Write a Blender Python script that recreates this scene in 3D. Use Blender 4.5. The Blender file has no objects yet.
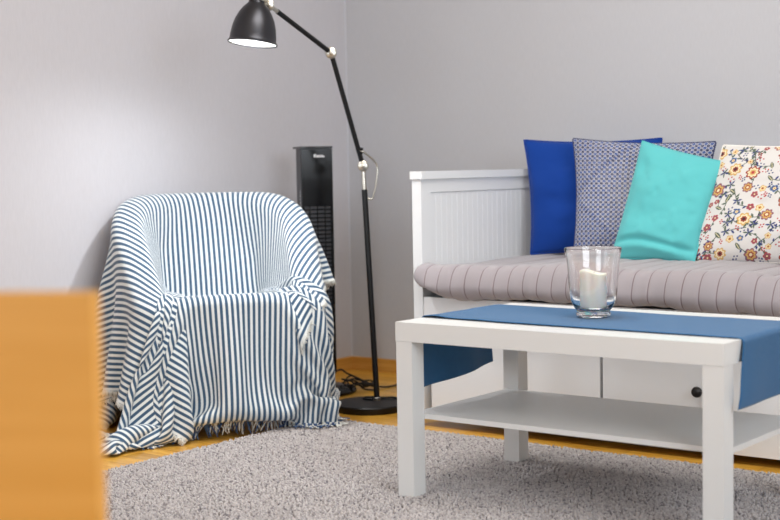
import bpy, bmesh, math, random
import numpy as np
from mathutils import Vector, Matrix

# ------------------------------------------------------------------ camera
sc = bpy.context.scene
CAM = (2.12231, -2.814, .84498); YAW, PITCH, ROLL, FPX = .64914, .06665, -.01803, 1376.55
F = Vector((-math.sin(YAW)*math.cos(PITCH), math.cos(YAW)*math.cos(PITCH), -math.sin(PITCH)))
R = Vector((math.cos(YAW), math.sin(YAW), 0)); U = R.cross(F)
R2 = R*math.cos(ROLL)+U*math.sin(ROLL); U2 = -R*math.sin(ROLL)+U*math.cos(ROLL)
cd = bpy.data.cameras.new('camera'); cam = bpy.data.objects.new('camera', cd); sc.collection.objects.link(cam)
m = Matrix.Identity(4)
for i in range(3):
    m[i][0], m[i][1], m[i][2], m[i][3] = R2[i], U2[i], -F[i], CAM[i]
cam.matrix_world = m
cd.sensor_width = 36; cd.lens = FPX/780*36; cd.clip_start = .05
cd.dof.use_dof = True; cd.dof.focus_distance = 3.95; cd.dof.aperture_fstop = 3.2
sc.camera = cam
# ------------------------------------------------------------------ light
vs = sc.view_settings
vs.view_transform = 'Standard'; vs.look = 'None'; vs.gamma = 1; vs.exposure = -0.1; vs.use_curve_mapping = False
w = bpy.data.worlds.new('sky'); sc.world = w; w.use_nodes = True
w.node_tree.nodes['Background'].inputs[0].default_value = (.75, .86, 1, 1)
w.node_tree.nodes['Background'].inputs[1].default_value = 1.0
def area(name, loc, aim, sx, sy, power, col, spread=180):
    l = bpy.data.lights.new(name, 'AREA'); l.shape = 'RECTANGLE'; l.size = sx; l.size_y = sy; l.energy = power; l.color = col
    l.spread = math.radians(spread)
    o = bpy.data.objects.new(name, l); sc.collection.objects.link(o); o.location = loc
    o.rotation_euler = (Vector(aim)-Vector(loc)).to_track_quat('-Z', 'Y').to_euler(); return o
area('assumed_daylight_left', (-1.50, -2.9, 1.55), (.6, -1.6, .9), 1.7, 1.3, 14, (.90, .95, 1))  # unseen window light, assumed from shadows that fall to the right
area('fill_light_back', (.9, -6.3, 1.5), (.6, 1, .6), 2.4, 1.4, 66, (.90, .95, 1))  # added fill from behind the camera, brightens faces turned that way
area('fill_light_right', (3.2, -1.3, 1.6), (-.6, .2, .8), 1.8, 1.4, 60, (.88, .94, 1))  # added fill from the right, brightens right-facing sides and the left wall
area('ceiling_light_assumed', (.25, .15, 2.5), (.25, .15, 0), 1.1, 1.1, 40, (1, .98, .94))  # unseen ceiling light, assumed as overhead fill, leaves the table front greyer

# ------------------------------------------------------------------ helpers
COL = sc.collection
def tag(o, label=None, cat=None, group=None, kind=None):
    if label: o['label'] = label
    if cat: o['category'] = cat
    if group: o['group'] = group
    if kind: o['kind'] = kind
    return o
def empty(name, loc=(0, 0, 0), rz=0, label=None, cat=None, group=None):
    o = bpy.data.objects.new(name, None); COL.objects.link(o); o.location = loc; o.rotation_euler = (0, 0, rz)
    o.empty_display_size = .1
    return tag(o, label, cat, group)
def link(name, me, mat, parent=None, smooth=False):
    o = bpy.data.objects.new(name, me); COL.objects.link(o)
    if mat: me.materials.append(mat)
    if parent: o.parent = parent
    if smooth:
        me.polygons.foreach_set('use_smooth', [True]*len(me.polygons))
    return o
def from_bm(name, bm, mat, parent=None, smooth=False, bevel=0, seg=2):
    if bevel: bmesh.ops.bevel(bm, geom=[e for e in bm.edges if e.calc_face_angle(0) > .5], offset=bevel, segments=seg, profile=.6, affect='EDGES', clamp_overlap=True)
    bmesh.ops.recalc_face_normals(bm, faces=bm.faces)
    me = bpy.data.meshes.new(name); bm.to_mesh(me); bm.free()
    o = link(name, me, mat, parent, smooth)
    return o
def box(bm, x0, x1, y0, y1, z0, z1, M=None):
    vs_ = [bm.verts.new((x, y, z)) for x in (x0, x1) for y in (y0, y1) for z in (z0, z1)]
    if M is not None:
        for v in vs_: v.co = M @ v.co
    for f in ((0, 1, 3, 2), (4, 6, 7, 5), (0, 4, 5, 1), (2, 3, 7, 6), (0, 2, 6, 4), (1, 5, 7, 3)):
        bm.faces.new([vs_[i] for i in f])
def boxo(name, x0, x1, y0, y1, z0, z1, mat, parent=None, bevel=0, M=None):
    bm = bmesh.new(); box(bm, x0, x1, y0, y1, z0, z1, M); return from_bm(name, bm, mat, parent, bevel=bevel)
def lathe(name, prof, mat, parent=None, n=64, M=None, smooth=True, closed=False):
    bm = bmesh.new(); rings = []
    for r, z in prof:
        if r < 1e-6: rings.append([bm.verts.new((0, 0, z))])
        else: rings.append([bm.verts.new((r*math.cos(2*math.pi*i/n), r*math.sin(2*math.pi*i/n), z)) for i in range(n)])
    prs = list(zip(rings, rings[1:]))
    if closed: prs.append((rings[-1], rings[0]))
    for a, b in prs:
        for i in range(n):
            j = (i+1) % n
            if len(a) == 1 and len(b) == 1: continue
            if len(a) == 1: bm.faces.new((a[0], b[j], b[i]))
            elif len(b) == 1: bm.faces.new((a[i], a[j], b[0]))
            else: bm.faces.new((a[i], a[j], b[j], b[i]))
    if M is not None: bmesh.ops.transform(bm, matrix=M, verts=bm.verts)
    o = from_bm(name, bm, mat, parent, smooth=smooth)
    if smooth: o.data.shade_smooth(); sharp(o, 40)
    return o
def sharp(o, deg):
    me = o.data
    bm = bmesh.new(); bm.from_mesh(me)
    for e in bm.edges: e.smooth = e.calc_face_angle(0) < math.radians(deg)
    bm.to_mesh(me); bm.free()
def tube_geo(pts, r, n=8, cap=True):
    P = [Vector(p) for p in pts]; V = []; Fc = []
    up = Vector((0, 0, 1)); t0 = (P[1]-P[0]).normalized()
    if abs(t0.dot(up)) > .9: up = Vector((1, 0, 0))
    nrm = t0.cross(up).normalized()
    for i, p in enumerate(P):
        t = (P[min(i+1, len(P)-1)]-P[max(i-1, 0)]).normalized()
        nrm = (nrm-t*nrm.dot(t)).normalized(); b = t.cross(nrm)
        rr = r[i] if hasattr(r, '__len__') else r
        for k in range(n):
            a = 2*math.pi*k/n; V.append(p+nrm*math.cos(a)*rr+b*math.sin(a)*rr)
    for i in range(len(P)-1):
        for k in range(n):
            Fc.append((i*n+k, i*n+(k+1) % n, (i+1)*n+(k+1) % n, (i+1)*n+k))
    if cap:
        Fc.append(tuple(reversed(range(n)))); Fc.append(tuple((len(P)-1)*n+k for k in range(n)))
    return V, Fc
def tube(name, pts, r, mat, parent=None, n=12, smooth=True):
    V, Fc = tube_geo(pts, r, n); me = bpy.data.meshes.new(name); me.from_pydata(V, [], Fc)
    o = link(name, me, mat, parent)
    if smooth: me.shade_smooth(); sharp(o, 50)
    return o
def spline(pts, n=8):
    P = [Vector(p) for p in pts]; out = []
    for i in range(len(P)-1):
        a, b, c, d = P[max(i-1, 0)], P[i], P[i+1], P[min(i+2, len(P)-1)]
        for k in range(n):
            t = k/n; out.append(.5*((2*b)+(c-a)*t+(2*a-5*b+4*c-d)*t*t+(3*b-a-3*c+d)*t**3))
    out.append(P[-1]); return out
def grid_mesh(name, Pts, mat, parent=None, uv=None, col=None, smooth=True, closed_u=False, extra=None):
    nu, nv = Pts.shape[:2]
    iu = np.arange(nu if closed_u else nu-1); jv = np.arange(nv-1)
    I, J = np.meshgrid(iu, jv, indexing='ij'); I2 = (I+1) % nu
    Fc = np.stack([I*nv+J, I2*nv+J, I2*nv+J+1, I*nv+J+1], -1).reshape(-1, 4)
    me = bpy.data.meshes.new(name)
    me.vertices.add(nu*nv); me.vertices.foreach_set('co', Pts.reshape(-1).astype(np.float32))
    me.loops.add(len(Fc)*4); me.loops.foreach_set('vertex_index', Fc.reshape(-1).astype(np.int32))
    me.polygons.add(len(Fc)); me.polygons.foreach_set('loop_start', (np.arange(len(Fc))*4).astype(np.int32))
    me.polygons.foreach_set('loop_total', np.full(len(Fc), 4, np.int32)) if False else None
    me.update(calc_edges=True)
    if uv is not None:
        l = me.uv_layers.new(name='uv'); l.data.foreach_set('uv', uv.reshape(-1, 2)[Fc.reshape(-1)].reshape(-1).astype(np.float32))
    if col is not None:
        a = me.color_attributes.new('pattern', 'FLOAT_COLOR', 'POINT')
        c4 = np.ones((nu*nv, 4), np.float32); c4[:, :3] = col.reshape(-1, 3); a.data.foreach_set('color', c4.reshape(-1))
    me.validate()
    return link(name, me, mat, parent, smooth)
# ------------------------------------------------------------------ materials
def srgb(r, g, b):
    f = lambda c: (c/255/12.92) if c/255 <= .04045 else ((c/255+.055)/1.055)**2.4
    return (f(r), f(g), f(b), 1)
def mat(name, col, rough=.5, metal=0, noise=0, nscale=20, bump=0, bscale=200, spec=.5, sheen=0, coat=0):
    m_ = bpy.data.materials.new(name); m_.use_nodes = True; nt = m_.node_tree; b = nt.nodes['Principled BSDF']
    b.inputs['Base Color'].default_value = col; b.inputs['Roughness'].default_value = rough; b.inputs['Metallic'].default_value = metal
    b.inputs['Specular IOR Level'].default_value = spec; b.inputs['Sheen Weight'].default_value = sheen; b.inputs['Coat Weight'].default_value = coat
    tc = nt.nodes.new('ShaderNodeTexCoord')
    if noise:
        n = nt.nodes.new('ShaderNodeTexNoise'); n.inputs['Scale'].default_value = nscale; n.inputs['Detail'].default_value = 4
        nt.links.new(tc.outputs['Object'], n.inputs['Vector'])
        mx = nt.nodes.new('ShaderNodeMix'); mx.data_type = 'RGBA'; mx.inputs[6].default_value = tuple(c*(1-noise) for c in col[:3])+(1,)
        mx.inputs[7].default_value = tuple(min(1, c*(1+noise)) for c in col[:3])+(1,)
        nt.links.new(n.outputs[0], mx.inputs[0]); nt.links.new(mx.outputs[2], b.inputs['Base Color'])
    if bump:
        n = nt.nodes.new('ShaderNodeTexNoise'); n.inputs['Scale'].default_value = bscale; n.inputs['Detail'].default_value = 3
        nt.links.new(tc.outputs['Object'], n.inputs['Vector'])
        bp = nt.nodes.new('ShaderNodeBump'); bp.inputs['Strength'].default_value = bump; bp.inputs['Distance'].default_value = .002
        nt.links.new(n.outputs[0], bp.inputs['Height']); nt.links.new(bp.outputs[0], b.inputs['Normal'])
    return m_
def N(nt, t, **k):
    n = nt.nodes.new(t)
    for a, b in k.items(): setattr(n, a, b)
    return n
def attr_mat(name, rough=.85, weave=900, bump=.3):
    m_ = mat(name, (1, 1, 1, 1), rough, spec=.2, sheen=.2, bump=bump, bscale=weave); nt = m_.node_tree
    a = N(nt, 'ShaderNodeAttribute', attribute_name='pattern'); nt.links.new(a.outputs['Color'], nt.nodes['Principled BSDF'].inputs['Base Color'])
    return m_
def wall_mat(name, col):
    m_ = mat(name, col, .85, spec=.25); nt = m_.node_tree; b = nt.nodes['Principled BSDF']
    tc = N(nt, 'ShaderNodeTexCoord'); mp = N(nt, 'ShaderNodeMapping'); mp.inputs['Scale'].default_value = (1, 1, .12)
    n = N(nt, 'ShaderNodeTexNoise'); n.inputs['Scale'].default_value = 260; n.inputs['Detail'].default_value = 3
    nt.links.new(tc.outputs['Object'], mp.inputs[0]); nt.links.new(mp.outputs[0], n.inputs[0])
    mx = N(nt, 'ShaderNodeMix', data_type='RGBA'); mx.inputs[6].default_value = tuple(c*.94 for c in col[:3])+(1,); mx.inputs[7].default_value = tuple(c*1.06 for c in col[:3])+(1,)
    nt.links.new(n.outputs[0], mx.inputs[0]); nt.links.new(mx.outputs[2], b.inputs['Base Color'])
    bp = N(nt, 'ShaderNodeBump'); bp.inputs['Strength'].default_value = .15; bp.inputs['Distance'].default_value = .001
    nt.links.new(n.outputs[0], bp.inputs['Height']); nt.links.new(bp.outputs[0], b.inputs['Normal'])
    return m_
def wood_mat(name, c1, c2, plank=None, rough=.3, grain=(3, 60, 60), coat=.2):
    m_ = mat(name, c1, rough, coat=coat); nt = m_.node_tree; b = nt.nodes['Principled BSDF']
    tc = N(nt, 'ShaderNodeTexCoord'); mp = N(nt, 'ShaderNodeMapping'); mp.inputs['Scale'].default_value = grain
    n = N(nt, 'ShaderNodeTexNoise'); n.inputs['Scale'].default_value = 1; n.inputs['Detail'].default_value = 6; n.inputs['Distortion'].default_value = .6
    nt.links.new(tc.outputs['Object'], mp.inputs[0]); nt.links.new(mp.outputs[0], n.inputs[0])
    mx = N(nt, 'ShaderNodeMix', data_type='RGBA'); mx.inputs[6].default_value = c1; mx.inputs[7].default_value = c2
    rp = N(nt, 'ShaderNodeValToRGB'); rp.color_ramp.elements[0].position = .35; rp.color_ramp.elements[1].position = .65
    nt.links.new(n.outputs[0], rp.inputs[0]); nt.links.new(rp.outputs[0], mx.inputs[0])
    last = mx.outputs[2]
    if plank:
        mp2 = N(nt, 'ShaderNodeMapping'); mp2.inputs['Rotation'].default_value = (0, 0, plank.get('rot', 0))
        br = N(nt, 'ShaderNodeTexBrick'); br.inputs['Scale'].default_value = 1; br.inputs['Brick Width'].default_value = plank['L']; br.inputs['Row Height'].default_value = plank['W']
        br.inputs['Mortar Size'].default_value = .0012; br.inputs['Mortar Smooth'].default_value = .3; br.offset = .5
        br.inputs['Color1'].default_value = (.78, .74, .66, 1); br.inputs['Color2'].default_value = (1.12, 1.12, 1.15, 1); br.inputs['Mortar'].default_value = (.45, .38, .3, 1)
        nt.links.new(tc.outputs['Object'], mp2.inputs[0]); nt.links.new(mp2.outputs[0], br.inputs[0])
        mu = N(nt, 'ShaderNodeMix', data_type='RGBA', blend_type='MULTIPLY'); mu.inputs[0].default_value = 1
        nt.links.new(last, mu.inputs[6]); nt.links.new(br.outputs[0], mu.inputs[7]); last = mu.outputs[2]
    nt.links.new(last, b.inputs['Base Color'])
    return m_
M = {}
M['wall_left'] = wall_mat('wallpaper_grey', srgb(200, 198, 203))
M['wall_back'] = wall_mat('wallpaper_grey_back', srgb(192, 192, 196))
M['ceiling'] = mat('ceiling_paint', srgb(235, 233, 228), .9)
M['seam'] = mat('corner_caulk', srgb(205, 206, 212), .6)
M['floor'] = wood_mat('parquet', srgb(208, 150, 50), srgb(232, 180, 78), dict(L=.42, W=.07, rot=0), .28, (8, 60, 60))
M['base'] = wood_mat('oak_skirting', srgb(196, 140, 58), srgb(214, 160, 80), None, .35, (4, 4, 60))
M['white'] = mat('white_lacquer', srgb(227, 227, 225), .35, bump=.03, bscale=60)
M['whitebed'] = mat('white_painted_wood', srgb(232, 233, 234), .4, bump=.04, bscale=80)
M['black'] = mat('black_powder_coat', srgb(16, 16, 18), .42, spec=.35)
M['gun'] = mat('gunmetal_enamel', srgb(66, 66, 70), .36, metal=.85)
M['nickel'] = mat('brushed_nickel', srgb(190, 186, 176), .28, metal=1)
M['gloss'] = mat('black_gloss_plastic', srgb(8, 8, 10), .15, spec=.3)
M['plastic'] = mat('dark_grey_plastic', srgb(58, 58, 62), .4)
M['mark'] = mat('white_print', srgb(225, 225, 228), .5)
M['wax'] = mat('white_wax', srgb(240, 238, 230), .5)
M['wax'].node_tree.nodes['Principled BSDF'].inputs['Subsurface Weight'].default_value = .3
M['wax'].node_tree.nodes['Principled BSDF'].inputs['Subsurface Scale'].default_value = .02
M['wick'] = mat('dark_wick', srgb(50, 44, 40), .9)
g = bpy.data.materials.new('clear_glass'); g.use_nodes = True; b = g.node_tree.nodes['Principled BSDF']
b.inputs['Base Color'].default_value = (1, 1, 1, 1); b.inputs['Roughness'].default_value = 0; b.inputs['IOR'].default_value = 1.48; b.inputs['Transmission Weight'].default_value = 1
M['glass'] = g
# ------------------------------------------------------------------ room
XL, YB, ZF, ZC, XR, YF = -1.6013, 1.8076, -.02, 2.62, 3.3, -6.5
def struct(o): o['kind'] = 'structure'; return o
struct(boxo('floor', XL-.12, XR+.12, YF-.12, YB+.12, ZF-.1, ZF, M['floor']))
struct(boxo('ceiling', XL-.12, XR+.12, YF-.12, YB+.12, ZC, ZC+.1, M['ceiling']))
struct(boxo('wall_back', XL-.12, XR+.12, YB, YB+.12, ZF, ZC, M['wall_back']))
def wall_with_hole(name, ax, c0, c1, a0, a1, h0, h1, z0, z1, mt):
    bm = bmesh.new()
    for (p0, p1, q0, q1) in ((a0, h0, ZF, ZC), (h1, a1, ZF, ZC), (h0, h1, ZF, z0), (h0, h1, z1, ZC)):
        if ax == 'x': box(bm, c0, c1, p0, p1, q0, q1)
        else: box(bm, p0, p1, c0, c1, q0, q1)
    return struct(from_bm(name, bm, mt))
wall_with_hole('wall_left', 'x', XL-.12, XL, YF, YB, -3.8, -2.0, .9, 2.25, M['wall_left'])  # opening out of view, assumed for the left daylight
wall_with_hole('wall_front', 'y', YF-.12, YF, XL, XR, -.3, 2.1, .8, 2.2, M['wall_back'])  # opening made up for the added back window
wall_with_hole('wall_right', 'x', XR, XR+.12, YF, YB, -2.3, -.3, .85, 2.3, M['wall_back'])  # opening made up for the added right window
def window(name, ax, c, h0, h1, z0, z1):
    e = struct(empty(name)); e.location = ((c, (h0+h1)/2, z0) if ax == 'x' else ((h0+h1)/2, c, z0))
    bm = bmesh.new(); t = .06; hw = (h1-h0)/2; H = z1-z0
    def bb(a0, a1, q0, q1, d=.03):
        if ax == 'x': box(bm, -d, d, a0, a1, q0, q1)
        else: box(bm, a0, a1, -d, d, q0, q1)
    bb(-hw, hw, 0, t); bb(-hw, hw, H-t, H); bb(-hw, -hw+t, t, H-t); bb(hw-t, hw, t, H-t); bb(-t/2, t/2, t, H-t)
    from_bm('window_frame', bm, M['white'], e, bevel=.004)
window('window_assumed_left', 'x', XL-.06, -3.8, -2.0, .9, 2.25)  # unseen window, assumed as the source of the left daylight
window('window_added_back', 'y', YF-.06, -.3, 2.1, .8, 2.2)  # unseen window, made up to go with the added back fill
window('window_added_right', 'x', XR+.06, -2.3, -.3, .85, 2.3)  # unseen window, made up to go with the added right fill
def baseboard(name, x0, x1, y0, y1, n):
    bm = bmesh.new(); box(bm, x0, x1, y0, y1, ZF, .036); return struct(from_bm(name, bm, M['base'], bevel=.005))
baseboard('baseboard_left', XL, XL+.018, YF, YB, 0)
baseboard('baseboard_back', XL+.018, XR, YB-.018, YB, 0)
struct(boxo('trim_1', XL, XL+.005, YB-.005, YB, .036, ZC, M['seam']))

# ------------------------------------------------------------------ rug
def rug():
    x0, x1, y0, y1 = -.885, 1.75, -1.15, .762
    root = empty('rug', ((x0+x1)/2, (y0+y1)/2, ZF), 0, 'grey short pile rug on the parquet under the white table', 'rug')
    cx, cy = (x0+x1)/2, (y0+y1)/2
    mb = mat('rug_backing', srgb(120, 114, 112), .95)
    boxo('backing', x0-cx, x1-cx, y0-cy, y1-cy, .0005, .012, mb, root)
    rng = np.random.RandomState(5)
    s = .0072
    X, Y = np.meshgrid(np.arange(x0+.003, x1-.003, s), np.arange(y0+.003, y1-.003, s), indexing='ij')
    X = X.ravel()+rng.uniform(-.004, .004, X.size); Y = Y.ravel()+rng.uniform(-.004, .004, X.size)
    keep = (X > x0) & (X < x1) & (Y > y0) & (Y < y1); X, Y = X[keep], Y[keep]; n = len(X)
    low = np.sin(X*9+np.sin(Y*7)*1.5)*.5+np.sin(Y*11+X*4)*.5
    hgt = rng.uniform(.0095, .0125, n)+low*.0004; ang = rng.uniform(0, 2*np.pi, n)
    lean = rng.uniform(0, .007, n); r = rng.uniform(.0030, .0046, n)
    base = np.stack([X-cx, Y-cy, np.full(n, .010)], -1)
    k = 4; V = np.zeros((n, k*2+1, 3)); L = np.stack([np.cos(ang), np.sin(ang), 0*ang], -1)*lean[:, None]
    for i in range(k):
        a = ang+i*2*np.pi/k; d = np.stack([np.cos(a), np.sin(a), 0*a], -1)
        V[:, i] = base+d*r[:, None]*.8
        V[:, k+i] = base+d*r[:, None]*1.0+L*.6+np.array([0, 0, 1])*hgt[:, None]*.72
    V[:, 2*k] = base+L+np.array([0, 0, 1])*hgt[:, None]
    fs = []
    for i in range(k):
        j = (i+1) % k; fs += [(i, j, k+j), (i, k+j, k+i), (k+i, k+j, 2*k)]
    fs = np.array(fs); Fc = (fs[None]+(np.arange(n)*(2*k+1))[:, None, None]).reshape(-1, 3)
    me = bpy.data.meshes.new('pile'); me.vertices.add(n*(2*k+1)); me.vertices.foreach_set('co', V.reshape(-1).astype(np.float32))
    me.loops.add(len(Fc)*3); me.loops.foreach_set('vertex_index', Fc.reshape(-1).astype(np.int32))
    me.polygons.add(len(Fc)); me.polygons.foreach_set('loop_start', (np.arange(len(Fc))*3).astype(np.int32)); me.update(calc_edges=True)
    c = rng.choice(3, n, p=[.60, .32, .08]); pal = np.array([srgb(190, 183, 181)[:3], srgb(172, 165, 164)[:3], srgb(132, 126, 128)[:3]])[c]
    pal = pal*rng.uniform(.88, 1.1, (n, 1)); col = np.ones((n, 2*k+1, 4), np.float32); col[:, :, :3] = pal[:, None]
    a = me.color_attributes.new('pattern', 'FLOAT_COLOR', 'POINT'); a.data.foreach_set('color', col.reshape(-1))
    o = link('pile', me, attr_mat('rug_pile', .95, 300, 0), root, smooth=True); o['kind'] = 'stuff'
rug()
# ------------------------------------------------------------------ daybed
BX0, BY0 = -.586, .883
def beadboard(bm, x0, x1, y0, y1, z0, z1, axis, pitch=.032, g=.0010):
    # a board whose face carries vertical V grooves; axis = run direction, both faces grooved
    a0, a1 = (y0, y1) if axis == 'y' else (x0, x1); b0, b1 = (x0, x1) if axis == 'y' else (y0, y1)
    n = max(1, round((a1-a0)/pitch)); pts = []
    for i in range(n):
        s, e = a0+(a1-a0)*i/n, a0+(a1-a0)*(i+1)/n
        pts += [(s, g), (s+g, 0), (e-g, 0)]
    pts.append((a1, g))
    lo = [(a, b0+d) for a, d in pts]; hi = [(a, b1-d) for a, d in pts]
    ring = lo+hi[::-1]; tr = (lambda a, b, z: (b, a, z)) if axis == 'y' else (lambda a, b, z: (a, b, z))
    V0 = [bm.verts.new(tr(a, b, z0)) for a, b in ring]; V1 = [bm.verts.new(tr(a, b, z1)) for a, b in ring]; k = len(ring)
    for i in range(k): bm.faces.new((V0[i], V0[(i+1) % k], V1[(i+1) % k], V1[i]))
    nl = len(lo)
    for i in range(nl-1):
        bm.faces.new((V0[i], V0[k-1-i], V0[k-2-i], V0[i+1])); bm.faces.new((V1[i], V1[i+1], V1[k-2-i], V1[k-1-i]))
def daybed():
    W = M['whitebed']; root = empty('daybed', (BX0+1.05, BY0+.44, ZF), 0, 'long white wooden daybed with panelled end and drawers along the wall', 'daybed')
    ox, oy, oz = root.location
    def B(name, x0, x1, y0, y1, z0, z1, bev=.003, par=root): return boxo(name, x0-ox, x1-ox, y0-oy, y1-oy, z0-oz, z1-oz, W, par, bev)
    T = .037; x1 = BX0+2.085; y1 = YB-.022
    for side in (0, 1):
        xa = BX0 if side == 0 else x1-T; xb = xa+T
        bm = bmesh.new()
        sh = lambda a, b, c, d, e, f: box(bm, a-ox, b-ox, c-oy, d-oy, e-oz, f-oz)
        sh(xa, xb, BY0, BY0+.055, .006, .806); sh(xa, xb, y1-.055, y1, .006, .806)
        sh(xa, xb, BY0+.0551, y1-.0551, .762, .806); sh(xa, xb, BY0+.0551, y1-.0551, .05, .40)
        end = from_bm('end_panel', bm, W, root, bevel=.0025)
        bm = bmesh.new(); beadboard(bm, xa+.003-ox, xb-.003-ox, BY0+.056-oy, y1-.056-oy, .401-oz, .761-oz, 'y'); from_bm('beadboard', bm, W, end)
        B('cap_rail', xa-.004, xb+.008, BY0-.006, y1+.006, .8065, .8325, .003)
    bm = bmesh.new(); sh = lambda a, b, c, d, e, f: box(bm, a-ox, b-ox, c-oy, d-oy, e-oz, f-oz)
    xi0, xi1 = BX0+T+.0005, x1-T-.0005
    sh(xi0, xi1, y1-.034, y1-.004, .762, .806); sh(xi0, xi1, y1-.034, y1-.004, .05, .42)
    back = from_bm('back_panel', bm, W, root, bevel=.0025)
    bm = bmesh.new(); beadboard(bm, xi0-ox, xi1-ox, y1-.028-oy, y1-.010-oy, .421-oz, .761-oz, 'x'); from_bm('beadboard', bm, W, back)
    B('cap_rail', xi0+.012, xi1-.012, y1-.048, y1+.006, .8065, .8325)
    B('front_rail', xi0, xi1, BY0+.003, BY0+.030, .300, .415)
    B('slatted_base', xi0, xi1, BY0+.031, y1-.036, .385, .405)
    # three drawers with one round knob each
    for i in range(3):
        a = -.520+i*.641; d = B('drawer', a, a+.631, BY0+.001, BY0+.022, .0075, .296, .004)
        bm = bmesh.new(); bx = lambda a_, b_, c, d_, e, f: box(bm, a_-ox, b_-ox, c-oy, d_-oy, e-oz, f-oz)
        bx(a+.02, a+.035, BY0+.0225, BY0+.80, .03, .26); bx(a+.596, a+.611, BY0+.0225, BY0+.80, .03, .26); bx(a+.0355, a+.5955, BY0+.0225, BY0+.80, .03, .04)
        from_bm('drawer_box', bm, W, d)
        Mx = Matrix.Translation((a+.3155-ox, BY0+.001-oy, .182-oz)) @ Matrix.Rotation(math.radians(90), 4, 'X')
        lathe('knob', [(0, 0), (.007, 0), (.007, .010), (.0145, .014), (.0165, .020), (.0145, .0255), (.008, .028), (0, .0285)], M['gun_dark'], d, 32, Mx)
    B('plinth_rail', xi0, xi1, BY0+.024, BY0+.04, .0075, .03)
    return root
M['gun_dark'] = mat('pewter_knob', srgb(60, 58, 58), .3, metal=.8)
daybed()

# ------------------------------------------------------------------ mattress with the quilt around it
def smoothnoise(n, m_, seed, octaves=((6, 1.), (13, .5), (29, .25))):
    rng = np.random.RandomState(seed); out = np.zeros((n, m_))
    for f, a in octaves:
        gx, gy = max(3, int(f)), max(3, int(f*max(1, m_/n)) if m_ > n else max(3, int(f*m_/n)+2))
        G = rng.normal(0, 1, (gx+3, gy+3)); u = np.linspace(0, gx-.001, n); v = np.linspace(0, gy-.001, m_)
        i, j = u.astype(int), v.astype(int); fu, fv = u-i, v-j; fu = fu*fu*(3-2*fu); fv = fv*fv*(3-2*fv)
        A = G[i][:, j]; B_ = G[i+1][:, j]; C_ = G[i][:, j+1]; D_ = G[i+1][:, j+1]
        out += a*((A*(1-fu[:, None])+B_*fu[:, None])*(1-fv)+(C_*(1-fu[:, None])+D_*fu[:, None])*fv)
    return out
def quilt_mat():
    m_ = mat('mauve_quilt', srgb(158, 150, 153), .8, spec=.25, sheen=.3, bump=.25, bscale=500); nt = m_.node_tree; b = nt.nodes['Principled BSDF']
    uv = N(nt, 'ShaderNodeUVMap'); sp = N(nt, 'ShaderNodeSeparateXYZ'); nt.links.new(uv.outputs[0], sp.inputs[0])
    fr = N(nt, 'ShaderNodeMath', operation='FRACT'); nt.links.new(sp.outputs[0], fr.inputs[0])
    sb = N(nt, 'ShaderNodeMath', operation='SUBTRACT'); sb.inputs[1].default_value = .5; nt.links.new(fr.outputs[0], sb.inputs[0])
    ab = N(nt, 'ShaderNodeMath', operation='ABSOLUTE'); nt.links.new(sb.outputs[0], ab.inputs[0])
    gt = N(nt, 'ShaderNodeMapRange'); gt.inputs['From Min'].default_value = .455; gt.inputs['From Max'].default_value = .49; nt.links.new(ab.outputs[0], gt.inputs[0])
    mx = N(nt, 'ShaderNodeMix', data_type='RGBA'); mx.inputs[6].default_value = srgb(158, 150, 153); mx.inputs[7].default_value = srgb(118, 100, 104)
    nt.links.new(gt.outputs[0], mx.inputs[0]); nt.links.new(mx.outputs[2], b.inputs['Base Color'])
    return m_
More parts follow.
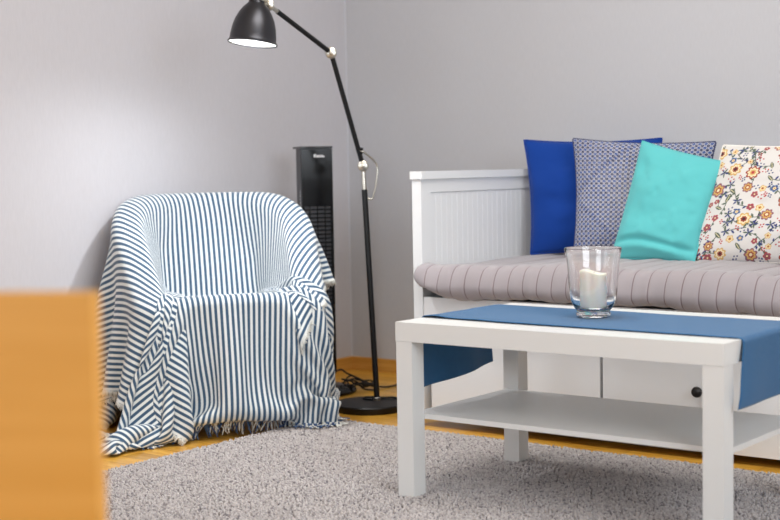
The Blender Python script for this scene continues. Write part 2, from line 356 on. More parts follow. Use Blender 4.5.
def bedding():
    root = empty('mattress', (.45, 1.27, .406), 0, 'mattress in a mauve grey quilt with stitched seams, lying on the white daybed', 'mattress')
    ox, oy, oz = root.location
    P = .0535; x0, x1 = -.548, 1.455; nx = 620
    xs = np.linspace(x0, x1, nx)
    # closed cross section, counter-clockwise starting under the back
    sec = []
    def arc(cy, cz, ry, rz, a0, a1, n):
        for i in range(n): a = math.radians(a0+(a1-a0)*i/(n-1)); sec.append((cy+ry*math.cos(a), cz+rz*math.sin(a)))
    yb, yf = 1.735, .812
    arc(yb-.04, .455, .04, .045, -60, 90, 8)
    for t in np.linspace(.08, .93, 22): sec.append((yb-.04+(yf+.075-(yb-.04))*t, .5+.006*math.sin(math.pi*t)))
    arc(yf+.075, .457, .075, .053, 90, 180, 12)
    arc(yf+.045, .457, .045, .036, 196, 262, 7)
    sec = np.array(sec); ns = len(sec)
    cy, cz = 1.27, .455
    Pt = np.zeros((nx, ns+1, 3)); UV = np.zeros((nx, ns+1, 2))
    wr = smoothnoise(nx, ns, 4, ((30, 1.), (70, .6))); wv = smoothnoise(nx, ns, 9, ((7, 1.), (16, .5)))
    for i, x in enumerate(xs):
        dx = min(x-x0, x1-x); e = min(1, max(0, dx/.065)); k = math.sqrt(max(0, 1-(1-e)**2))
        q = ((x-x0)/P) % 1; seam = math.exp(-(min(q, 1-q)*P/.0045)**2); puff = math.sin(math.pi*q)
        yy = sec[:, 0].copy(); zz = sec[:, 1].copy()
        zt = zz-cz; lift = .014*math.exp(-(dx/.16))*np.clip((1.2-yy)/.4, 0, 1)
        zz = cz+zt*(.18+.82*k)+.026*math.exp(-((x-x0)/.05)**2)*np.clip((1.2-yy)/.3, 0, 1)
        front = np.clip((1.0-yy)/.15, 0, 1); low = np.clip((cz-zz)/.03, 0, 1)
        lf = .036*math.exp(-((x-x0)/.11)**2)
        zz = zz+lf*front*low+front*low*.006*math.sin(x*5.0+1)
        top = np.clip((zz-.47)/.03, 0, 1)
        zz = zz+top*(.022*(1-math.exp(-dx/.12)) if False else .020)
        yy = np.where(yy < .95, yy+(1-k)*.02, yy)
        Pt[i, :ns, 0] = x-ox; Pt[i, :ns, 1] = yy-oy; Pt[i, :ns, 2] = zz-oz
        Pt[i, ns] = Pt[i, 0]; UV[i, :, 0] = (x-x0)/P; UV[i, :, 1] = np.arange(ns+1)/ns
    gx = np.gradient(Pt, axis=0); gy = np.gradient(Pt, axis=1); nn = np.cross(gx, gy); nn /= np.linalg.norm(nn, axis=2, keepdims=True)+1e-9
    if nn[nx//2, 20, 2] < 0: nn = -nn
    qq = ((xs-x0)/P) % 1; seam = np.exp(-(np.minimum(qq, 1-qq)*P/.004)**2); puff = np.sin(math.pi*qq)
    amp = (-.0019*seam+.0010*puff)[:, None]+.0030*np.pad(wr, ((0, 0), (0, 1)), mode='edge')+.0058*np.pad(wv, ((0, 0), (0, 1)), mode='edge')
    edge = np.minimum(1, np.minimum(xs-x0, x1-xs)/.03)[:, None]; amp = amp*edge; amp[:, -1] = amp[:, 0]
    Pt = Pt+nn*amp[..., None]; Pt[:, -1] = Pt[:, 0]
    o = grid_mesh('quilt_cover', Pt, quilt_mat(), root, uv=UV)
    # close the two ends
    me = o.data; bm = bmesh.new(); bm.from_mesh(me); bmesh.ops.remove_doubles(bm, verts=bm.verts, dist=1e-5)
    be = [e for e in bm.edges if e.is_boundary]; bmesh.ops.holes_fill(bm, edges=be, sides=200); bmesh.ops.recalc_face_normals(bm, faces=bm.faces); bm.to_mesh(me); bm.free()
    return root
bedding()
# ------------------------------------------------------------------ cushions
def cushion(name, label, TL, TR, BR, BL, th, mt, n=60, colfn=None, seed=1, pinch=.06, wr=.004, fold=0, ear=.02, cat='cushion', uvs=1):
    TL, TR, BR, BL = (np.array(p, float) for p in (TL, TR, BR, BL))
    cen = (TL+TR+BR+BL)/4; base = (BL+BR)/2
    root = empty(name, tuple(base), 0, label, cat, 'cushions on the daybed')
    s = np.linspace(0, 1, n); A, Bv = np.meshgrid(s, s, indexing='ij')     # A across, Bv up
    a, b = A*2-1, Bv*2-1
    # concave outline between the pointed corners
    a2 = a*(1-pinch*(1-b*b)*np.abs(a)**3); b2 = b*(1-pinch*(1-a*a)*np.abs(b)**3)
    u, v = (a2+1)/2, (b2+1)/2
    Q = (BL*(1-u)[..., None]*(1-v)[..., None]+BR*u[..., None]*(1-v)[..., None]+TL*(1-u)[..., None]*v[..., None]+TR*(u*v)[..., None])
    nr = np.cross(TR-BL, TL-BR); nr /= np.linalg.norm(nr)
    if nr[1] > 0: nr = -nr
    puff = ((1-np.abs(a)**2.6)*(1-np.abs(b)**2.4)); puff = np.clip(puff, 0, 1)**.55
    bot = np.exp(-((Bv-.18)/.22)**2)*.25+1; Wn = smoothnoise(n, n, seed, ((3, 1.), (7, .5), (15, .25)))
    rad = smoothnoise(n, n, seed+20, ((5, 1.), (11, .6)))
    off = th/2*puff*bot+wr*Wn*puff+wr*.8*rad*np.exp(-((1-np.maximum(abs(a), abs(b)))/.2)**2)*puff
    if fold:
        c = .13+.03*np.sin(A*5); off = off-fold*np.exp(-((Bv-c)/.030)**2)*np.clip(puff*2, 0, 1)+fold*.9*np.exp(-((Bv-c+.07)/.035)**2)*puff
    Fr = Q+nr*off[..., None]; Bk = Q-nr*(th/2*puff+.3*wr*Wn*puff)[..., None]
    col = colfn(A, Bv) if colfn else None
    UV = np.stack([A, Bv], -1)*uvs
    f = grid_mesh('cover', Fr-base, mt, root, uv=UV, col=col)
    me = f.data
    bk = grid_mesh('tmp', Bk-base, mt, root, uv=UV, col=col)
    bm = bmesh.new(); bm.from_mesh(me); k = len(bm.faces); bm.from_mesh(bk.data)
    bmesh.ops.remove_doubles(bm, verts=bm.verts, dist=1e-5); bmesh.ops.recalc_face_normals(bm, faces=bm.faces); bm.to_mesh(me); bm.free()
    bpy.data.objects.remove(bk)
    me.shade_smooth()
    # seam piping round the edge
    ring = [Q[i, 0] for i in range(n)]+[Q[n-1, j] for j in range(1, n)]+[Q[i, n-1] for i in range(n-2, -1, -1)]+[Q[0, j] for j in range(n-2, -1, -1)]
    return root, [Vector(p-base) for p in ring]
M['blue'] = mat('royal_blue_cotton', srgb(17, 60, 142), .85, spec=.15, sheen=.1, noise=.08, nscale=8, bump=.3, bscale=600)
M['teal'] = mat('turquoise_cotton', srgb(94, 188, 190), .8, spec=.2, sheen=.15, noise=.03, nscale=8, bump=.3, bscale=600)
r_, ring = cushion('cushion', 'plain royal blue cushion in the corner against the panelled end of the daybed', (-.528, 1.50, .938), (-.076, 1.70, .934), (-.056, 1.62, .520), (-.474, 1.45, .525), .10, M['blue'], seed=2)
tube('piping', ring, .0035, M['blue'], r_, 6)
def lattice(A, B):
    # small lattice of dark blue florets on off-white
    S = 25; x, y = A*S, B*S; a = (x+y); b = (x-y)
    fa, fb = a-np.round(a), b-np.round(b); r = np.hypot(fa, fb)
    row = (np.round(a)-np.round(b)).astype(int); cell = np.where(row % 2 == 0, 0, 1)
    out = np.zeros(A.shape+(3,)); out[:] = srgb(206, 205, 210)[:3]
    navy, blue, tan = (np.array(srgb(*c)[:3]) for c in ((22, 30, 74), (36, 72, 138), (150, 132, 116)))
    rng = np.random.RandomState(1)
    d = r < .40; out[d & (cell == 0)] = navy; out[d & (cell == 1)] = blue; 
    out[(r < .10)] = srgb(180, 182, 190)[:3]
    e = (np.abs(np.abs(fa)-.5) < .045) | (np.abs(np.abs(fb)-.5) < .045); out[e] = blue*.7
    e2 = (np.abs(np.abs(fa)-.5) < .10) & (np.abs(np.abs(fb)-.5) < .10); out[e2] = tan
    return out
r_, ring = cushion('cushion', 'navy and white lattice patterned cushion between the royal blue and turquoise ones', (-.308, 1.47, .938), (.200, 1.54, .914), (.200, 1.44, .525), (-.254, 1.37, .525), .095, attr_mat('lattice_cotton', .85, 700), n=300, colfn=lattice, seed=5, wr=.005)
tube('piping', ring[::5]+[ring[-1]], .003, mat('navy_cord', srgb(60, 66, 100), .9), r_, 6)
r_, ring = cushion('cushion', 'plain turquoise cushion slumped in front of the navy lattice cushion', (.006, 1.385, .920), (.294, 1.385, .846), (.252, 1.25, .528), (-.045, 1.25, .530), .085, M['teal'], n=90, seed=8, fold=.014, pinch=.03, wr=.005)
tube('piping', ring, .0025, M['teal'], r_, 6)
def floral(A, B):
    W = .47; x, y = A*W, B*W*.85; H = W*.85
    out = np.zeros(A.shape+(3,)); out[:] = srgb(214, 210, 206)[:3]
    rng = np.random.RandomState(12)
    C = dict(rust=(152, 62, 48), ochre=(204, 164, 96), navy=(52, 62, 112), green=(84, 98, 82), mauve=(140, 88, 100), red=(176, 58, 62), cream=(234, 216, 176), slate=(96, 122, 160), dark=(70, 48, 52))
    C = {k: np.array(srgb(*v)[:3]) for k, v in C.items()}
    def stroke(p, w, c):
        for (xa, ya), (xb, yb) in zip(p, p[1:]):
            dx, dy = xb-xa, yb-ya; L = dx*dx+dy*dy+1e-12; t = np.clip(((x-xa)*dx+(y-ya)*dy)/L, 0, 1)
            out[np.hypot(x-xa-t*dx, y-ya-t*dy) < w] = c
    def leaf(cx, cy, an, L, w, c, mid=None):
        u = (x-cx)*math.cos(an)+(y-cy)*math.sin(an); v = -(x-cx)*math.sin(an)+(y-cy)*math.cos(an); t = u/L
        m_ = (t > 0) & (t < 1) & (np.abs(v) < w*np.sin(np.pi*np.clip(t, 0, 1))**.8); out[m_] = c
        if mid is not None: out[(t > .1) & (t < .85) & (np.abs(v) < .0009)] = mid
    def flower(cx, cy, r, cs, n, ph):
        d = np.hypot(x-cx, y-cy); th = np.arctan2(y-cy, x-cx)+ph; k = .72+.28*np.abs(np.cos(n*th/2))
        for f, c in zip((1, .74, .46, .22), cs): out[d < r*f*(k if f > .3 else 1)] = c
    pts = []
    tries = 0
    while len(pts) < 190 and tries < 30000:
        tries += 1; big = len(pts) < 24; r = rng.uniform(.017, .025) if big else (rng.uniform(.009, .0135) if len(pts) < 100 else .005)
        p = (rng.uniform(0, W), rng.uniform(0, H))
        if all(math.hypot(p[0]-q[0], p[1]-q[1]) > (r+q[2])*1.06 for q in pts): pts.append((p[0], p[1], r))
    # winding stems first
    for i, (px, py, r) in enumerate(pts):
        if i < 100 and i % 4 != 3:
            an = rng.uniform(0, 6.28); L = rng.uniform(.04, .070); cv = rng.uniform(-1.2, 1.2); P = [(px, py)]
            for k in range(7): an += cv/7; P.append((P[-1][0]+math.cos(an)*L/7, P[-1][1]+math.sin(an)*L/7))
            stroke(P, .0013, C['green'] if i % 4 else C['dark'])
            for k in (2, 4, 6):
                leaf(P[k][0], P[k][1], an+rng.choice([-1, 1])*.9, rng.uniform(.010, .018), .0032, C['green'] if rng.rand() < .6 else C['navy'])
    for i, (px, py, r) in enumerate(pts):
        ph = rng.uniform(0, 6.28); pick = lambda *k: [C[q] for q in k]
        if i < 24:
            cs = [pick('rust', 'cream', 'ochre', 'red'), pick('ochre', 'cream', 'rust', 'dark'), pick('mauve', 'ochre', 'rust', 'cream'), pick('rust', 'ochre', 'cream', 'navy')][i % 4]
            flower(px, py, r, cs, (7, 6, 8)[i % 3], ph)
        elif i < 100:
            k = i % 5
            if k < 3: flower(px, py, r, [pick('ochre', 'cream', 'ochre', 'rust'), pick('slate', 'navy', 'cream', 'ochre'), pick('red', 'mauve', 'rust', 'cream')][k], 5, ph)
            elif k == 3:
                for q in range(5): leaf(px, py, ph+q*1.256, r*1.5, .0028, C['green'] if q % 2 else C['navy'])
            else: leaf(px-r*math.cos(ph), py-r*math.sin(ph), ph, r*2.6, r*.55, C['green'], C['cream'])
        else:
            for q in range(4):
                qx, qy = px+math.cos(ph+q*1.57)*.006*(q % 2+.6), py+math.sin(ph+q*1.57)*.006; out[np.hypot(x-qx, y-qy) < .0026] = C['red'] if i % 2 else C['navy']
    return out
r_, ring = cushion('cushion', 'white cushion with a colourful floral print, rightmost of the cushions in view', (.282, 1.41, .899), (.765, 1.45, .888), (.725, 1.31, .525), (.214, 1.27, .525), .10, attr_mat('floral_cotton', .8, 700), n=340, colfn=floral, seed=11, pinch=.035)
tube('piping', ring[::5]+[ring[-1]], .0032, mat('cream_cord', srgb(236, 230, 222), .9), r_, 6)
# ------------------------------------------------------------------ coffee table
TPHI = -.0078; TL_, TW_, TH_, TT, LG = .90, .5565, .45, .0495, .05
def table():
    root = empty('coffee_table', (0, 0, -.004), TPHI, 'low white rectangular coffee table with lower shelf standing on the grey rug', 'table')
    W = M['white']; h = TH_+.004
    boxo('tabletop', 0, TL_, 0, TW_, h-TT, h, W, root, .0015)
    for x in (.001, TL_-LG-.001):
        for y in (.001, TW_-LG-.001): boxo('leg', x, x+LG, y, y+LG, 0, h-TT-.0006, W, root, .0015)
    bm = bmesh.new(); z0, z1 = .199, .212
    box(bm, .012, TL_-.012, .0525, TW_-.0525, z0, z1)
    bmesh.ops.remove_doubles(bm, verts=bm.verts, dist=.0001)
    from_bm('shelf', bm, W, root)
table()
# ------------------------------------------------------------------ table runner
def runner():
    m_ = mat('blue_runner_cotton', srgb(48, 98, 142), .9, spec=.12, sheen=.2, noise=.1, nscale=60, bump=.5, bscale=700)
    hl, hr, z = .178, .150, TH_+.0022
    L = hl+TL_+hr; nu, nv = 220, 60
    u = np.linspace(0, L, nu); v = np.linspace(0, 1, nv); UU, VV = np.meshgrid(u, v, indexing='ij')
    y0 = np.interp(UU, [0, hl, hl+.3, hl+TL_, L], [.128, .118, .098, .092, .030]); y1 = np.interp(UU, [0, hl, hl+.45, hl+TL_, L], [.492, .470, .452, .448, .455])
    X = np.clip(UU-hl, -.0045, TL_+.0045); Z = np.where(UU < hl, z-(hl-UU), np.where(UU > hl+TL_, z-(UU-hl-TL_), z))
    # small round over the two edges
    for s, xe, sg in ((hl, 0, 1), (hl+TL_, TL_, -1)):
        d = (UU-s)*sg; c = np.clip(1-np.abs(d)/.008, 0, 1); X = X+sg*c*.0022; Z = Z-c*.0016
    Y = y0+(y1-y0)*VV
    N1 = smoothnoise(nu, nv, 31, ((8, 1.), (18, .5)))
    hang = np.clip(np.maximum(hl-UU, UU-hl-TL_)/.12, 0, 1)
    X = X+np.where(UU < hl, -1, 1)*hang*(.010+np.where(UU < hl, .010, .004)*np.sin(VV*7+1)+.001*N1)
    on = (hang == 0); Z = Z+np.where(on, .0006*np.clip(N1+1, 0, 2)+.004*np.exp(-(VV/.10)**2)*np.clip(np.sin(UU*21)**4*np.sin(UU*5.3+1), 0, 1), 0)
    Z = Z+hang*np.where(UU < hl, .030*(VV-.62), -.004*VV)
    P = np.stack([X, Y, Z], -1)
    c, s = math.cos(TPHI), math.sin(TPHI); Q = P.copy(); Q[..., 0] = c*P[..., 0]-s*P[..., 1]; Q[..., 1] = s*P[..., 0]+c*P[..., 1]
    o = grid_mesh('table_runner', Q, m_); tag(o, 'blue cotton runner lying along the white coffee table and hanging over both ends', 'table runner')
    sd = o.modifiers.new('cloth', 'SOLIDIFY'); sd.thickness = .0016; sd.offset = 1
runner()
# ------------------------------------------------------------------ hurricane vase and candle
def vase():
    cx, cy, z = .418, .288, TH_+.0075
    root = empty('glass_vase', (cx, cy, z), 0, 'clear glass hurricane vase standing on the blue table runner', 'vase')
    out = [(0, 0), (.040, 0), (.0435, .003), (.0440, .009), (.0415, .0125), (.0420, .016), (.048, .024), (.0555, .040), (.0600, .060), (.0625, .085), (.0640, .115), (.0665, .145), (.0705, .172), (.0725, .183), (.0733, .1865)]
    inn = [(.0722, .1875), (.0705, .184), (.0682, .172), (.0640, .145), (.0614, .115), (.0598, .085), (.0572, .060), (.0526, .041), (.044, .026), (.030, .0185), (0, .0165)]
    lathe('glass_bowl', [(r*1.0, h*.94) for r, h in out+inn], M['glass'], root, 96)
    c = empty('candle', (cx, cy, z+.0168), 0, 'white pillar candle burnt uneven inside the glass vase', 'candle')
    n = 64; prof = [(0, 0), (.030, 0), (.0335, .002), (.034, .010), (.034, .080), (.0348, .0915), (.034, .0965), (.0325, .098), (.029, .093), (.020, .087), (0, .085)]
    o = lathe('wax_body', prof, M['wax'], c, n)
    for v in o.data.vertices:
        if v.co.z > .075:
            a = math.atan2(v.co.y, v.co.x); k = min(1, (v.co.z-.075)/.02)
            v.co.z += k*(.0055*math.cos(a-3.6)+.002*math.sin(3*a)); rr = 1+.012*math.sin(5*a+1)*k; v.co.x *= rr; v.co.y *= rr
    tube('wick', [(0, 0, .084), (.001, 0, .091), (.003, .001, .097)], .0009, M['wick'], c, 6)
vase()
# ------------------------------------------------------------------ floor lamp
def lamp():
    bx, by = -.912, 1.050
    root = empty('floor_lamp', (bx, by, ZF), 0, 'black jointed floor lamp with metal dome shade, lit, standing in the room corner', 'lamp')
    O = Vector((bx, by, ZF)); L = lambda p: Vector(p)-O
    # points of the stand in the vertical plane of its arms
    foot = Vector((-.912, 1.092, .006)); knee = Vector((-.968, 1.107, .854)); elbow = Vector((-.968, .939, 1.251)); neck = Vector((-.963, .615, 1.390))
    lathe('base', [(0, 0), (.130, 0), (.1325, .003), (.1325, .022), (.129, .0255), (.03, .0275), (0, .0275)], M['black'], root, 96)
    lathe('foot_collar', [(0, 0), (.013, 0), (.013, .008), (.010, .011), (0, .011)], M['nickel'], root, 32, Matrix.Translation(L(foot)+Vector((0, 0, .0015))))
    d = (knee-foot).normalized()
    tube('pole', [L(foot+d*.008), L(foot+d*.30), L(knee-d*.085)], .0105, M['black'], root, 24)
    tube('knee_fork', [L(knee-d*.086), L(knee-d*.045), L(knee)], [.0085, .0085, .007], M['nickel'], root, 20)
    d2 = (elbow-knee).normalized()
    tube('lower_arm', [L(knee+d2*.018), L(elbow-d2*.020)], .0088, M['black'], root, 20)
    d3 = (neck-elbow).normalized()
    tube('upper_arm', [L(elbow+d3*.020), L(neck-d3*.045)], .0085, M['black'], root, 20)
    tube('arm_sleeve', [L(neck-d3*.046), L(neck-d3*.010)], .0070, M['nickel'], root, 16)
    view = (Vector(CAM)-knee); view.z = 0; view.normalize()
    q = view.to_track_quat('Z', 'Y').to_matrix().to_4x4()
    def joint(name, p, r, t, side=0):
        Mx = Matrix.Translation(L(p)+view*side) @ q
        j = lathe(name, [(0, -t), (r*.8, -t), (r, -t*.8), (r, -t*.15), (r*.8, -t*.08), (r*.8, t*.08), (r, t*.15), (r, t*.8), (r*.8, t), (0, t)], M['nickel'], root, 40, Mx)
        lathe('screw', [(0, t), (r*.42, t), (r*.42, t+.004), (r*.2, t+.006), (0, t+.006)], M['nickel'], j, 20, Mx)
        return j
    joint('knee_joint', knee, .020, .015); joint('elbow_joint', elbow, .020, .015); joint('neck_joint', neck, .018, .014)
    # shade: bell with rolled rim, tilted a little
    rv = Vector(R2); up = Vector((0, 0, 1))
    mouth = Vector((-.969, .537, 1.259)); ax = (up+rv*.12+view*(-.07)).normalized()
    e1 = rv-ax*rv.dot(ax); e1.normalize(); e2 = ax.cross(e1)
    Mx = Matrix.Identity(4)
    for i in range(3): Mx[i][0], Mx[i][1], Mx[i][2], Mx[i][3] = e1[i]*.93, e2[i]*.93, ax[i]*.93, L(mouth)[i]
    outer = [(.0865, -.001), (.0885, .0005), (.0885, .0035), (.0855, .0055), (.0825, .012), (.081, .030), (.0775, .055), (.070, .082), (.058, .108), (.044, .128), (.033, .139), (.028, .146), (.0265, .160), (.024, .168), (0, .170)]
    inner = [(0, .163), (.021, .160), (.025, .143), (.041, .125), (.055, .105), (.067, .080), (.0745, .054), (.078, .030), (.0795, .012), (.083, .003), (.0865, -.001)]
    sh = lathe('lamp_shade', outer, M['gun'], root, 96, Mx)
    lathe('shade_lining', inner[:-1], mat('white_enamel', srgb(245, 245, 242), .4), sh, 96, Mx)
    lathe('shade_cap', [(.0285, .150), (.031, .151), (.031, .158), (.0285, .159)], M['nickel'], sh, 48, Mx, closed=True)
    tube('shade_bracket', [L(neck), L(neck)+(Mx.to_3x3() @ Vector((-.02, 0, -.004))), Mx @ Vector((.030, 0, .142)), Mx @ Vector((.026, 0, .142))], .0065, M['nickel'], root, 12)
    em = bpy.data.materials.new('bulb_glow'); em.use_nodes = True; b = em.node_tree.nodes['Principled BSDF']
    b.inputs['Emission Color'].default_value = (.93, .97, 1, 1); b.inputs['Emission Strength'].default_value = 14
    lathe('bulb', [(0, .028), (.014, .030), (.024, .040), (.028, .055), (.025, .070), (.016, .088), (.012, .100), (.012, .125), (0, .125)], em, sh, 32, Mx)
    pl_ = bpy.data.lights.new('bulb_light', 'SPOT'); pl_.energy = 30; pl_.color = (.93, .97, 1); pl_.spot_size = math.radians(172); pl_.spot_blend = 1.0; pl_.shadow_soft_size = .03
    po = bpy.data.objects.new('bulb_light', pl_); COL.objects.link(po); po.parent = root
    lm = Mx @ Matrix.Translation((0, 0, .022)) @ Matrix.Scale(1/.93, 4); po.matrix_local = lm
    # cable loop at the knee
    k1, k2 = knee+d2*.055, knee-d*.105
    loop = spline([L(k1)+view*.004+d2*.004, L(k1)+rv*.016+view*.004, L(knee)+rv*.046+up*.012, L(knee)+rv*.050-up*.035, L(k2)+rv*.028-up*.010, L(k2)+rv*.004-up*.008], 8)
    tube('cable_loop', loop, .0034, M['nickel'], root, 8)
    tube('cable_boss', [L(k1)-d2*.006+rv*.004, L(k1)+d2*.016+rv*.012], .0075, M['black'], root, 12)
    # flex leaving the foot over the base
    rd = .0035; zb = .0275+rd
    pts = [L(foot)+Vector((.012, -.010, 0)), ]
    pts[0].z = zb
    p0 = Vector((foot.x-bx, foot.y-by, zb))
    lp_ = [p0+Vector((-.010, -.012, 0)), p0+Vector((-.045, -.020, 0)), p0+Vector((-.062, .006, 0)), p0+Vector((-.035, .028, 0)), p0+Vector((.0, .030, 0))]
    lp_ += [Vector((.03, .10, zb)), Vector((.06, .128, .018)), Vector((.09, .18, .0045)), Vector((.20, .25, .0045)), Vector((.30, .40, .0045))]
    fx = tube('power_cord', spline(lp_, 8), rd, M['black'], root, 8)
lamp()
# ------------------------------------------------------------------ tower fan
def fan():
    cx, cy = -1.318, 1.243
    root = empty('tower_fan', (cx, cy, ZF), math.radians(55), 'tall slim glossy black tower fan behind the draped armchair', 'tower fan')
    # local: -y is the front, x to the right
    lathe('base', [(0, 0), (.145, 0), (.150, .004), (.150, .012), (.140, .022), (.09, .032), (.055, .036), (0, .036)], M['gloss'], root, 72)
    tube('base_neck', [(0, 0, .036), (0, 0, .075)], .045, M['gloss'], root, 32)
    H0, H1 = .0755, .945; hw = .062
    # body: rounded back, flat glossy front
    bm = bmesh.new(); ring = [(-hw, -.045), (hw, -.045), (hw, .02)]+[(hw*math.cos(a), .02+.05*math.sin(a)) for a in np.linspace(.2, math.pi-.2, 10)]+[(-hw, .02)]
    lo = [bm.verts.new((x, y, H0)) for x, y in ring]; hi = [bm.verts.new((x, y, H1)) for x, y in ring]; k = len(ring)
    for i in range(k): bm.faces.new((lo[i], lo[(i+1) % k], hi[(i+1) % k], hi[i]))
    bm.faces.new(lo[::-1]); bm.faces.new(hi)
    from_bm('housing', bm, M['plastic'], root, bevel=.003)
    boxo('front_panel', -hw+.001, hw-.001, -.0535, -.0456, H1-.22, H1-.004, M['gloss'], root, .003)
    bm = bmesh.new()
    box(bm, -hw+.001, -hw+.010, -.0535, -.0456, H0+.01, H1-.2205); box(bm, hw-.010, hw-.001, -.0535, -.0456, H0+.01, H1-.2205)
    for i in range(40): z = H0+.018+i*.0158; box(bm, -hw+.0105, hw-.0105, -.052, -.047, z, z+.005)
    for x in (-.03, 0, .03): box(bm, x-.002, x+.002, -.0465, -.0458, H0+.012, H1-.2205)
    from_bm('grille', bm, M['gloss'], root)
    boxo('top_cap', -hw-.0005, hw+.0005, -.054, .071, H1+.0005, H1+.008, M['gloss'], root, .003)
    # small white maker's mark on the panel
    bm = bmesh.new(); x = -.012
    for wd, hh in ((.006, .012), (.0018, .012), (.006, .008), (.006, .008), (.0018, .010), (.006, .008), (.004, .006)):
        box(bm, x, x+wd, -.0545, -.0536, H1-.034, H1-.034+hh); x += wd+.0016
    from_bm('maker_mark', bm, M['mark'], root)
    bm = bmesh.new()
    for i, hh in enumerate((.011, .011, .007, .011, .010, .011, .011, .008)):
        z = H1-.17-i*.013; box(bm, -hw-.0012, -hw-.0004, -.036, -.036+hh, z, z+.0022); box(bm, -hw-.0012, -hw-.0004, -.036, -.034, z, z+.009)
    from_bm('side_lettering', bm, M['mark'], root)
    # cable coil lying on the base and the floor
    rng = np.random.RandomState(4); pts = []
    for i in range(34):
        a = i*.62; r = .060+.018*math.sin(i*1.7); pts.append((.155+r*1.1*math.cos(a)*.9, -.035+r*.8*math.sin(a), max(.0045, .026+.014*math.sin(i*.9)+(.012 if .155+r*math.cos(a) < .16 else -.006))))
    pts += [(.26, -.02, .006), (.33, .02, .0045), (.40, .05, .0045)]
    tube('power_cord', spline([(.04, .04, .04), (.10, .05, .075), (.13, .02, .060)]+pts, 6), .0036, M['black'], root, 7)
fan()
# ---- drape of the striped throw: a small position-based cloth solver ----
import math
import numpy as np
CH_A, CH_Y1, CH_T = .295, .32, .05          # tub wall: centre-line half width, start of the round back, half thickness
CH_X = -.03
CO_ = (-.958, .447); CS_ = (math.cos(math.radians(54)), math.sin(math.radians(54)))
def chair_h(y):
    t = np.clip(y/.56, 0, 1)
    return .425 + .335*(t*t*(3-2*t)*.5 + (1-(1-t)**2)*.5)
def chair_sdf(p):
    x, y, z = p[:, 0]-CH_X, p[:, 1], p[:, 2]
    ax = np.abs(x)
    a = CH_A - .035*np.clip(1-y/.3, 0, 1)
    yy = np.maximum(y-CH_Y1, 0); y0 = np.minimum(y-.03, 0)
    r = np.where(y > CH_Y1, np.hypot(x, yy)-CH_A, np.hypot(np.where(y < .03, ax-a, ax-a), y0)*np.where(y < .03, 1, 1))
    wall = np.where(y > CH_Y1, np.abs(r), np.where(y < .03, np.hypot(ax-a, y0), np.abs(ax-a)))
    R = .035
    qx = wall-(CH_T-R); qz = z-(chair_h(y)-R)
    dw = np.hypot(np.maximum(qx, 0), np.maximum(qz, 0))+np.minimum(np.maximum(qx, qz), 0)-R
    # seat block
    ys = .30
    qx = ax-(.24-.03); qy = np.abs(y-ys)-(ys-.03); qz = (z+.11*np.clip(y, 0, 1))-(.437-.03)
    ds = np.sqrt(np.maximum(qx, 0)**2+np.maximum(qy, 0)**2+np.maximum(qz, 0)**2)+np.minimum(np.maximum(np.maximum(qx, qy), qz), 0)-.03
    # back cushion slope inside the tub
    return np.minimum(dw, ds)
def chair_grad(p, e=.002):
    g = np.empty_like(p)
    for k in range(3):
        d = np.zeros(3); d[k] = e
        g[:, k] = chair_sdf(p+d)-chair_sdf(p-d)
    return g/(np.linalg.norm(g, axis=1, keepdims=True)+1e-9)
